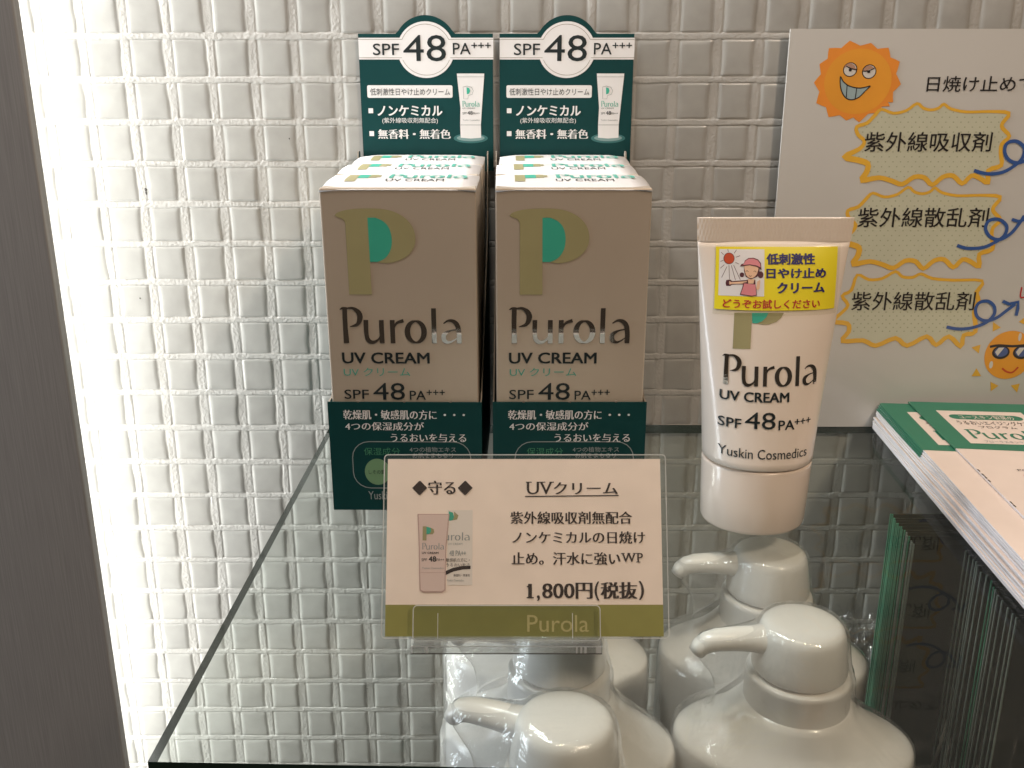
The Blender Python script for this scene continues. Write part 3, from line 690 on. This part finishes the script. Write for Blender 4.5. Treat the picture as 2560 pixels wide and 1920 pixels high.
st = thing('card_stand', 'small clear acrylic stand gripping the bottom of the price card', 'stand', (0, .28, 0))
def slab(mb, pts, T, m, me):  # pts CCW on frame f with given depth range T=(e0,e1)
    n = len(pts); V = [f.pt(u, v, T[1]) for u, v in pts]+[f.pt(u, v, T[0]) for u, v in pts]
    mb.add(V, [tuple(range(n))], m); mb.add(V, [tuple(reversed(range(n, 2*n)))], 'glassplain')
    mb.add(V, [(i, n+i, n+(i+1) % n, (i+1) % n) for i in range(n)], me)
a = Art(None, f, (940, 1120, 2.9105)); su0, sv1, su1, _ = a.rect_uv(272, 1135, 1630, 1400)
mb = MB((0, .28, 0)); slab(mb, rrect(su0, -.0010, su1, sv1, .0014), (.0014, .0030), 'acrylic', 'acrylicedge')
a_ = Art(mb, f, (0, 0, 1), .0030); a_.stroke(rrect(su0+.0002, -.0008, su1-.0002, sv1-.0002, .0014), .0003, 'acrylicglint', 1, True, 1, True)
for x_ in (su0+.0085, su1-.0095): a_.stroke([(x_, .0), (x_, sv1*.75)], .00022, 'acrylicglint', 1, False, 1, True)
mb.build('front_lip', st)
mb = MB((0, .28, 0)); slab(mb, rrect(su0, -.0010, su1, .026, .0014), (-.0026, -.0010), 'acrylic', 'acrylicedge'); mb.build('back_plate', st)
sx0, sx1 = f.pt(su0, 0, 0).x-.0002, f.pt(su1, 0, 0).x+.0002
mb = MB((0, .28, 0)); prof = [(.2722, .0004), (.2726, 0), (.3050, 0), (.3050, .0030), (.2790, .0032), (.2760, .0042), (.2728, .0042), (.2722, .0036)]
V = [(sx0, y, z) for y, z in prof]+[(sx1, y, z) for y, z in prof]; n = len(prof)
mb.add(V, [tuple(range(n)), tuple(reversed(range(n, 2*n)))], 'acrylicedge'); mb.add(V, [(i, n+i, n+(i+1) % n, (i+1) % n) for i in range(n)], 'acrylicedge')
fb = Frame((sx0, .2722, 0), (1, 0, 0), (0, 0, 1)); a_ = Art(mb, fb, (0, 0, 1), .0001); bw = sx1-sx0
a_.stroke([(0, .0006), (bw, .0006)], .0004, 'basedark', 1, False, 1, True); a_.stroke([(0, .0033), (bw, .0033)], .00035, 'acrylicglint', 1, False, 1, True)
for x_, w_ in ((.0003, .0005), (.0052, .0009), (bw-.0085, .0005), (bw-.0070, .0006), (bw-.0056, .0008), (bw-.0012, .0018)): a_.stroke([(x_, .0008), (x_, .0034)], w_, 'acrylicglint', 2, False, 1, True)
M['basedark'] = mat('acrylic_dark_line', (.06, .05, .045), .3)
mb.build('base', st)

# ------------------------------------------------------------------ poster
PY = .4950; px0, px1, pz0, pz1 = .1375, .4345, .0002, .2088
org = (px0, PY, pz0)
f = Frame((px0, PY, pz0), (1, 0, 0), (0, 0, 1)); mb = MB(org); mb.box(px0, px1, PY, PY+.0012, pz0, pz1, 'poster')
a = Art(mb, f, (1920, 60, 3.072)); a.base = .00008
# grinning sun
pts = []; nsp = 16
cxs, cys = 690, 440
outer = [(628, 128), (790, 145), (925, 182), (1012, 290), (1020, 462), (960, 600), (935, 632), (855, 680), (700, 755), (600, 742), (465, 715), (370, 608), (352, 450), (395, 308), (468, 185)]
for i, p in enumerate(outer):
    q = outer[(i+1) % len(outer)]; pts.append(p)
    mxx, myy = (p[0]+q[0])/2, (p[1]+q[1])/2; pts.append((cxs+(mxx-cxs)*.90, cys+(myy-cys)*.90))
a.poly(pts, 'dkorange', 1, smooth=2)
a.disc(cxs, cys, 258, 252, 'orange', 1.5, 40)
for ex, ey in ((630, 350), (776, 366)):
    a.disc(ex, ey, 55, 56, 'posterblack', 2); a.disc(ex, ey, 48, 49, 'teethw', 3)
M['teethw'] = mat('eye_white', (.62, .60, .56), .5, coat=.5); M['lidc'] = mat('eyelid_brown', (.42, .24, .16), .5, coat=.5)
a.poly([(582, 340), (592, 318), (615, 303), (640, 303), (662, 315), (677, 348), (640, 342), (612, 322)], 'lidc', 4); a.stroke([(598, 322), (630, 340), (678, 352)], 7, 'posterblack', 5, n=2)
a.poly([(729, 360), (740, 336), (765, 318), (790, 320), (815, 340), (780, 348), (750, 362)], 'lidc', 4); a.stroke([(728, 362), (770, 360), (816, 340)], 7, 'posterblack', 5, n=2)
a.disc(630, 352, 12, 12, 'posterblack', 6); a.disc(772, 366, 12, 11, 'posterblack', 6)
mo = [(556, 402), (575, 440), (620, 475), (690, 492), (745, 486), (785, 476), (745, 515), (700, 560), (645, 582), (600, 570), (570, 530), (554, 470)]
a.poly(mo, 'teeth', 2, smooth=2); a.stroke(mo, 8, 'posterblack', 3, closed=True, n=3)
a.stroke([(606, 470), (600, 565)], 7, 'posterblack', 3, n=1); a.stroke([(680, 492), (668, 575)], 7, 'posterblack', 3, n=1)
a.text('日焼け止めで', 1222, 400, 2048, 520, 'posterblack', bold=.004)
def burst(dx, dy, layer):
    o = [(872, 655), (960, 685), (1060, 665), (1143, 610), (1190, 645), (1250, 660), (1310, 645), (1350, 615), (1400, 650), (1520, 675), (1700, 672), (1850, 685), (1800, 760), (1800, 800), (1852, 862), (1795, 920), (1785, 990), (1790, 1085), (1690, 1125), (1690, 1220), (1620, 1180), (1560, 1165), (1490, 1225), (1420, 1165), (1340, 1175), (1260, 1235), (1200, 1180), (1120, 1175), (1030, 1230), (950, 1205), (850, 1180), (720, 1200), (755, 1140), (765, 1075), (690, 1045), (585, 1020), (700, 960), (740, 900), (690, 850), (680, 790), (760, 760), (820, 700)]
    wd = [22]*11+[30]*6+[36]*14+[44]*5+[34]+[28]*5
    q = [(x+dx, y+dy) for x, y in o]
    a.poly(q, 'sage', layer); a.stroke(q, wd, 'amber', layer+1.2, closed=True, n=3)
    uvp = q
    def inside(x, y):
        c = False; j = len(uvp)-1
        for i in range(len(uvp)):
            xi, yi = uvp[i]; xj, yj = uvp[j]
            if (yi > y) != (yj > y) and x < (xj-xi)*(y-yi)/(yj-yi)+xi: c = not c
            j = i
        return c
    for r_ in range(16):
        for c_ in range(22):
            x = 640+dx+c_*58+(29 if r_ % 2 else 0); y = 640+dy+r_*38
            if all(inside(x+ox, y+oy) for ox, oy in ((0, 0), (22, 0), (-22, 0), (0, 22), (0, -22))): a.disc(x, y, 6, 6, 'sagedot', layer+.6, 6)
burst(0, 0, .3)
burst(-68, 643, .8)
a.text('紫外線吸収剤', 742, 830, 1716, 980, 'posterblack', 4, bold=.004); a.text('紫外線散乱剤', 690, 1410, 1690, 1560, 'posterblack', 4, bold=.004)
def arrow(dx, dy, k):
    P = [(1580, 1125), (1680, 1150), (1790, 1140), (1880, 1095), (1950, 1030), (1965, 950), (1905, 900), (1835, 915), (1815, 980), (1850, 1045), (1925, 1065), (2010, 1020), (2080, 930)]
    if k:
        P = [(1586, 1125), (1660, 1148), (1790, 1140), (1880, 1095), (1950, 1030), (1965, 950), (1905, 900), (1835, 915), (1815, 980), (1850, 1045), (1925, 1065), (2010, 1010), (2085, 900)]
    a.stroke([(x+dx, y+dy) for x, y in P], 26, 'blue', 5+k, n=5)
    a.stroke([(1995+dx, 915+dy), (2060+dx, 905+dy), (2112+dx, 905+dy), (2118+dx, 960+dy), (2105+dx, 1020+dy)], 26, 'blue', 6+k, n=1)
arrow(0, 0, 0)
P2 = [(1450, 1700), (1530, 1722), (1650, 1715), (1750, 1670), (1815, 1620), (1830, 1550), (1770, 1500), (1695, 1510), (1668, 1570), (1700, 1630), (1770, 1655), (1860, 1610), (1935, 1520), (1966, 1470)]
a.stroke(P2, 26, 'blue', 5, n=5); a.stroke([(1870, 1500), (1920, 1515), (1980, 1500), (1985, 1560)], 24, 'blue', 6, n=1)
a.c = (1920, 560, 3.456)
k_ = 3.456/3.072
# third bubble, text and arrow
o3 = [(770, 440), (870, 480), (985, 470), (1100, 410), (1160, 455), (1250, 460), (1320, 430), (1420, 470), (1600, 485), (1850, 490), (1800, 590), (1815, 660), (1780, 760), (1790, 930), (1690, 960), (1665, 1060), (1560, 970), (1450, 1045), (1370, 970), (1200, 1050), (1100, 985), (930, 1050), (820, 1005), (640, 1010), (695, 930), (685, 860), (560, 840), (630, 770), (690, 700), (640, 620), (720, 570)]
a.poly(o3, 'sage', 1); a.stroke(o3, [26]*10+[40]*17+[30]*4, 'amber', 2.2, closed=True, n=3)
for r_ in range(14):
    for c_ in range(20):
        x = 740+c_*62+(31 if r_ % 2 else 0); y = 530+r_*33
        if x < 1740 and y < 940 and x > 700: a.disc(x, y, 7, 7, 'sagedot', 1.6, 6)
a.text('紫外線散乱剤', 722, 585, 1785, 745, 'posterblack', 4, bold=.004)
a.stroke([(1540, 888), (1640, 905), (1760, 895), (1880, 850), (1950, 780), (1950, 710), (1895, 665), (1820, 680), (1790, 740), (1810, 805), (1880, 835), (1970, 810), (2060, 745), (2135, 690)], 28, 'blue', 6, n=5)
a.stroke([(2025, 665), (2080, 690), (2160, 670), (2155, 730), (2140, 790)], 28, 'blue', 7, n=1)
a.text('し', 2178, 545, 2240, 640, 'red', 4, bold=.01)
# sun with dark glasses
a.disc(2080, 1130, 210, 208, 'orange', 2, 48)
for cx_, cy_, an in ((1965, 890, 100), (1805, 1075, 10), (1800, 1290, 200), (1945, 1400, 250), (2140, 1408, 280), (2210, 840, 60), (2330, 1380, 300), (2360, 1180, 0), (2340, 950, 40)):
    r_ = 45; an = math.atan2(-(cy_-1130), cx_-2080)
    a.poly([(cx_+r_*1.1*math.cos(an), cy_-r_*1.1*math.sin(an)), (cx_+r_*math.cos(an+2.1), cy_-r_*math.sin(an+2.1)), (cx_+r_*math.cos(an-2.1), cy_-r_*math.sin(an-2.1))], 'amber', 2)
a.stroke([(1915, 1060), (1990, 1048), (2110, 1055), (2220, 1048), (2310, 1055)], 22, 'posterblack', 3, n=3)
for ex in (2010, 2190):
    a.disc(ex, 1108, 76, 58, 'posterblack', 3.5, 24); a.disc(ex+2, 1104, 58, 42, 'blue2', 4, 24); a.poly([(ex-50, 1105), (ex-20, 1068), (ex+30, 1066), (ex-30, 1138)], 'teethw', 4.6)
M['blue2'] = mat('lens_blue', (.06, .10, .28), .5, coat=.5)
a.stroke([(2020, 1245), (2060, 1275), (2110, 1280), (2160, 1235)], 16, 'redsun', 3, n=4)
a.disc(1925, 1215, 16, 32, 'teethw', 3); a.disc(2175, 975, 14, 36, 'teethw', 3)
o = mb.build('poster'); o.location = org; tag(o, 'laminated white poster with two cartoon suns, leaning on the tiles behind the tube', 'poster')

# ------------------------------------------------------------------ leaflets lying on the glass
LH = .0011; NL = 14
def leaflet(name, W_, D_, art=None, side='leafside'):
    mb = MB(); w, d = W_, D_
    # folded sheet with a rounded left fold
    prof = [(.00002, .0001), (-.00008, .0005), (0, .0009), (.0001, LH-.00003)]
    V = []; NS = 10; b1 = random.uniform(-.0006, .0008); b2 = random.uniform(-.0004, .0004)
    for q in range(NS+1):
        y = -d*q/NS; s_ = q/NS; dx = b1*math.sin(math.pi*s_)+b2*math.sin(2*math.pi*s_)
        V += [(.0001+dx, y, 0)]+[(p[0]+dx, y, p[1]) for p in prof]+[(w, y, LH-.00005), (w, y, 0)]
    m_ = len(V)//(NS+1)
    mb.add(V, [tuple(range(m_)), tuple(reversed(range(NS*m_, (NS+1)*m_)))], side)
    for q in range(NS):
        o1 = q*m_; o2 = o1+m_
        mb.add(V, [(o1+i, o2+i, o2+i+1, o1+i+1) for i in range(0, 4)], side); mb.add(V, [(o1+4, o2+4, o2+5, o1+5)], 'leafpaper')
        mb.add(V, [(o1+5, o2+5, o2+6, o1+6)], side)
    return mb
ANG = math.radians(-4.6)
stack_z = 0; LW, LD = .205, .21
bx, by = .2022, .4935
for k in range(NL):
    z = k*(LH+.00002)+(.0002 if k > 5 else 0)
    top = k == NL-1; sec = k == NL-2
    dx, dy = random.uniform(-.0005, .0005), random.uniform(-.0005, .0002)
    an = ANG+math.radians(random.uniform(-.35, .35))
    dx *= .5
    if k < 6: dx -= .0012
    if k >= 10: dx += .0004*(k-9); an -= math.radians(.15*(k-9))
    if top: dx += .0150; dy -= .0004
    c_, s_ = math.cos(an), math.sin(an)
    o_ = Vector((bx+dx, by+dy+dx*s_*.5, z)); mb = leaflet('leaflet', LW, LD)
    mb.org = o_*0
    # art in local coordinates: use a frame placed in world, then transform back
    if k >= 9:
        class Loc:
            def uv(s, px, py):
                r = ray(px, py); kk = (z+LH-CAMZ)/r.z; p = CAM+r*kk-o_
                return p.x*c_+p.y*s_, -p.x*s_+p.y*c_
            def pt(s, u, v, e): return Vector((u, v, LH-.00005+e))
        a = Art(mb, Loc(), (0, 0, 1), .00004)
        g0 = -.0715
        a.poly_uv([(.0002, g0), (LW, g0-.008), (LW, 0), (.0002, 0)], 'leafgreen', 1)
        mb.add([(-.0002, 0, LH*.35), (-.0003, 0, LH*.8), (.0002, 0, LH), (-.0002, g0, LH*.35), (-.0003, g0, LH*.8), (.0002, g0, LH)], [(0, 3, 4, 1), (1, 4, 5, 2)], 'leafgreen')
        if top or sec:
            sh = 0
            K_ = lambda u: .0098+(u-.0245)*.659
            wu0, wv1 = .0098, -.0145; wv0 = -.0640; wu1 = .0536
            a.poly_uv([(wu0, wv0), (wu1, wv0), (wu1, wv1), (wu0, wv1)], 'leafpaper', 2)
            def tx(t, x0, x1, y0, y1, m, **kw):
                if kw.get('k', 1): x0, x1 = K_(x0), K_(x1)
                V_, F_ = glyphs(t); mb.add([(x0+(x1-x0)*p[0], y0+(y1-y0)*p[1], LH-.00005+a.e(4)) for p in V_], F_, m)
            a.poly_uv(rrect(K_(.030), -.0283, K_(.086), -.0205, .0038), 'leafgreen', 3)
            tx('ユースキン製薬の', .037, .079, -.0275, -.0215, 'leafpaper'); tx('うるおいエイジングケア', .031, .086, -.0365, -.0305, 'brownblack')
            tx('プログラム', .044, .072, -.0418, -.0380, 'brownblack')
            L2 = Art(mb, type('Q', (), {'pt': Loc.pt, 'uv': lambda s, x, y: (x, y)})(), (0, 0, 1), .00004); L2.logo(K_(.030), -.0440, K_(.086), -.0570, 'leafgreen', 4)
            tx('プローラスキンケアシリーズ', .036, .082, -.0625, -.0595, 'silver')
            tx('紫外線対策', .0575, .120, -.0310, -.0160, 'leafpaper', k=0)
            L2.ring(.0235, -.106, .0056, .0062, .0003, 'red', 2); tx('1', .0226, .0244, -.1095, -.1025, 'red', k=0); tx('POINT', .0180, .0290, -.0985, -.0965, 'brownblack', k=0)
            tx('紫外線ケア', .034, .080, -.1090, -.1030, 'brownblack', k=0)
            for q in ((.098, .103, .106, .110, .133, .136) if top else ()): L2.stroke([(.0004, -q), (.0005, -q-.0025)], .0006, 'brownblack', 2, n=1)  # dark dashes paint the shadow beneath the curled left edge
    o = mb.build('leaflet'); o.location = o_; o.rotation_euler.z = an
    if top: lab = 'topmost green and white leaflet on the glass, shifted right of those below'
    elif sec: lab = 'second leaflet from the top of the pile, its green left margin showing'
    elif k >= 9: lab = 'leaflet with a green-edged top just under the two uppermost of the pile'
    elif k >= 5: lab = 'folded leaflet showing only a white edge, in the middle of the pile'
    else: lab = 'folded leaflet showing only a white edge, in the bottom layer of the pile'
    tag(o, lab, 'leaflet', 'leaflets piled on the glass by the poster')

# ------------------------------------------------------------------ pump bottles under the glass
def make_pump():
    t = thing('pump_bottle', '', 'pump bottle', (0, 0, -.27))
    zb = .27  # head height reference: local z = world z + .27
    mb = MB(); prof = []
    rot = math.radians(-10); hr = .0465; hd = .0295
    R = [(.0, .044, .027), (.002, .0460, .029), (.015, .0465, .0295), (zb-.0700, .0465, .0295), (zb-.0668, .0464, .0294), (zb-.0650, .0458, .0288), (zb-.0640, .0446, .0277), (zb-.0622, .0415, .0262), (zb-.0600, .0368, .0245), (zb-.0570, .0315, .0230), (zb-.0535, .0270, .0220), (zb-.0505, .0238, .0210), (zb-.047, .0205, .0200)]
    mb.rings([circ(0, 0, z, a_, b_, 64, rot) for z, a_, b_ in R], 'pump'); mb.build('bottle_body', t)
    mb = MB(); n = 240
    def cring(z, r, rib=0): return [((r+(rib if i % 2 else 0))*math.cos(2*math.pi*i/n), (r+(rib if i % 2 else 0))*math.sin(2*math.pi*i/n), z) for i in range(n)]
    mb.rings([cring(zb-.0550, .0203), cring(zb-.0545, .0208), cring(zb-.0530, .0208), cring(zb-.0525, .0203), cring(zb-.0520, .0199, .0003), cring(zb-.0375, .0196, .0003), cring(zb-.0365, .0198), cring(zb-.0350, .0198), cring(zb-.0343, .0192), cring(zb-.0343, .0160)], 'pump'); mb.build('collar', t)
    mb = MB(); R = [(-.0350, .0155), (-.0335, .0158), (-.0333, .0172), (-.0325, .0180), (-.0310, .0181), (-.0270, .0177), (-.0225, .0170), (-.0190, .0164), (-.0170, .0160), (-.0155, .0154), (-.0143, .0144), (-.0136, .0130), (-.0131, .0105), (-.0128, .006), (-.0127, .001)]
    mb.rings([circ(0, 0, zb+z, r, n=64) for z, r in R], 'pump')
    hd_ = mb.build('pump_head', t)
    # spout
    mb = MB(); path = [(-.012, -.0210, .0066), (-.0155, -.0206, .0062), (-.019, -.0203, .0054), (-.026, -.0201, .0050), (-.033, -.0204, .0047), (-.0365, -.0213, .0044), (-.0392, -.0233, .0040), (-.0405, -.0255, .0035)]
    rings = []
    for i, (x, z, r) in enumerate(path):
        p = path[max(0, i-1)]; q = path[min(len(path)-1, i+1)]; d = Vector((q[0]-p[0], 0, q[1]-p[1])).normalized(); up = Vector((0, 1, 0)); sd = d.cross(up)
        rings.append([Vector((x, 0, zb+z))+up*r*math.cos(2*math.pi*k/20)+sd*r*.9*math.sin(2*math.pi*k/20) for k in range(20)])
    mb.rings(rings, 'pump'); sp = mb.build('spout', t)
    for o in (sp,):
        o.rotation_euler.z = 0
    # film: clings to head and shoulder, stretched like a tent below the spout
    zs = [-.0119, -.0122, -.0128, -.0140, -.0158, -.019, -.023, -.027, -.031, -.034, -.037, -.041, -.045, -.049, -.053, -.056, -.059, -.0615, -.0635, -.065, -.068, -.080, -.110]
    rb = [.004, .0105, .0142, .0160, .0170, .0178, .0184, .0189, .0198, .0210, .0213, .0216, .0224, .0245, .0292, .0335, .0385, .0430, .0458, .0468, .0472, .0474, .0474]
    tz = [0, 0, 0, .004, .020, .0405, .0420, .0405, .0375, .0350, .0335, .0325, .0322, .0325, .0345, .0372, .0405, .0440, .0462, .0470, .0472, .0474, .0474]
    nA = 120; rings = []
    for z, r0, tt in zip(zs, rb, tz):
        ring = []
        for i in range(nA):
            ph = 2*math.pi*i/nA
            k = min(1, max(0, (r0-.019)/.028)); cr_, sr_ = math.cos(ph-rot), math.sin(ph-rot)
            ell = 1/math.sqrt((cr_/1.0)**2+(sr_/.64)**2)
            r = r0*(1-k+k*ell)
            d = abs(ph-math.pi); w = math.exp(-(d/.30)**2) if z > -.045 else math.exp(-(d/(.30+(-.045-z)*26))**2)
            if tt > r: r = r+(tt-r)*w
            wr = noise.noise(Vector((math.cos(ph)*5, math.sin(ph)*5, z*60)))*.0004+noise.noise(Vector((math.cos(ph)*16, math.sin(ph)*16, z*25)))*.0004*(.3+k)
            r += max(-.0004, wr) if r0 > .012 else 0
            ring.append((r*math.cos(ph), r*math.sin(ph), zb+z))
        rings.append(ring)
    mf = MB(); mf.rings(rings, 'film', True, True, False)
    of = mf.build('shrink_film', t); return t
pump = make_pump()
for i, (x, y, rz, lab) in enumerate([
    (.0172, .2585, -22, 'white pump bottle nearest the camera, below the price card stand, wrapped in clear film'),
    (.1110, .3150, 3, 'white pump bottle at the lower right under the glass, its wide shoulder fully visible'),
    (.0183, .3170, -6, 'white pump bottle hidden mostly by the price card, its rounded shoulder showing to the right'),
    (.1140, .3740, 0, 'white pump bottle under the glass straight below the cream tube'),
    (.0155, .3760, 0, 'white pump bottle farthest back behind the price card, only its pale side showing')]):
    o = pump if i == 0 else copy_tree(pump)
    o.location = (x, y, -.27); o.rotation_euler.z = math.radians(rz if i == 0 else rz); tag(o, lab, 'pump bottle', 'white pump bottles standing under the glass shelf')

# ------------------------------------------------------------------ dark things at the lower right
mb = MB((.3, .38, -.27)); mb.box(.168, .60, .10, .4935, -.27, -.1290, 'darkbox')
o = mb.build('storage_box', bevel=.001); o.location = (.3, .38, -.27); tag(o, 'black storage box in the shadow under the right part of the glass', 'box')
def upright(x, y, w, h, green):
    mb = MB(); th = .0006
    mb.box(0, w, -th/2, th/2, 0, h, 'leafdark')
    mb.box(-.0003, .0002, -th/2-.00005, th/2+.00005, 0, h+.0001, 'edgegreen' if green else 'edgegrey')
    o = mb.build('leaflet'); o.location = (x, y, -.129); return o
M['edgegreen'] = mat('green_paper_edge', (.035, .21, .12), .6, noise_amt=.4, nscale=40); M['edgegrey'] = mat('grey_paper_edge', (.19, .23, .205), .6, noise_amt=.4, nscale=40)
n1 = 17
for i in range(n1):
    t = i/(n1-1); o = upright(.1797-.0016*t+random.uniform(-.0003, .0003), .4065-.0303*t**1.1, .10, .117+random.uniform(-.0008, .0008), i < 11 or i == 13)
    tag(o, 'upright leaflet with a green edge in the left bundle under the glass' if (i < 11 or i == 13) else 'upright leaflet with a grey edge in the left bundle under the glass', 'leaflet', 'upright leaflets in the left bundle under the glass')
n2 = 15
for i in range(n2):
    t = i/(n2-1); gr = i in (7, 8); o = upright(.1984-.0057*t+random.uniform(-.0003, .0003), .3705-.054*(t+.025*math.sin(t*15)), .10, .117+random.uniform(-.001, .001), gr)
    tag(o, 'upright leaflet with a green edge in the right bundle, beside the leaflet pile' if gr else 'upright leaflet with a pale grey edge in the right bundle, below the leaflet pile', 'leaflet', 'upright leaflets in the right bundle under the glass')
easel = thing('wire_easel', 'thin grey wire easel standing faintly in the dark between the two leaflet bundles', 'easel', (.203, .365, -.129))
def wire(name, p, q, r=.0009):
    d = (Vector(q)-Vector(p)).normalized(); u_ = d.orthogonal().normalized(); w_ = d.cross(u_)
    mb = MB((.203, .365, -.129)); mb.rings([[Vector(c)+u_*r*math.cos(k*math.pi/5)+w_*r*math.sin(k*math.pi/5) for k in range(10)] for c in (p, q)], 'wire'); mb.build(name, easel)
wire('post', (.2045, .364, -.036), (.203, .365, -.074)); wire('leg', (.203, .365, -.0735), (.193, .362, -.129)); wire('leg', (.203, .365, -.0735), (.209, .362, -.129)); wire('crossbar', (.2045, .364, -.036), (.222, .364, -.035))
# crumpled clear film lying at the back
bm = bmesh.new(); bmesh.ops.create_grid(bm, x_segments=60, y_segments=30, size=.5)
for v in bm.verts:
    p = Vector((v.co.x*2.2, v.co.y*1.1, 0)); k = noise.noise(p*4)+.6*noise.noise(p*11)+.3*noise.noise(p*26)
    v.co = Vector((v.co.x*.105, v.co.y*.045, .013+.014*k))
me = bpy.data.meshes.new('crumpled_film'); bm.to_mesh(me); bm.free(); M['crumple'] = clear('crumpled_film', (.9, .9, .88), 1.5, .08, milk=.05, bump=.6, bscale=150, gain=1.5); me.materials.append(M['crumple'])
o = bpy.data.objects.new('crumpled_film', me); link(o); o.location = (.215, .462, -.1285); tag(o, 'crumpled sheet of clear film glinting at the back of the black box', 'plastic film')

bpy.context.view_layer.update()
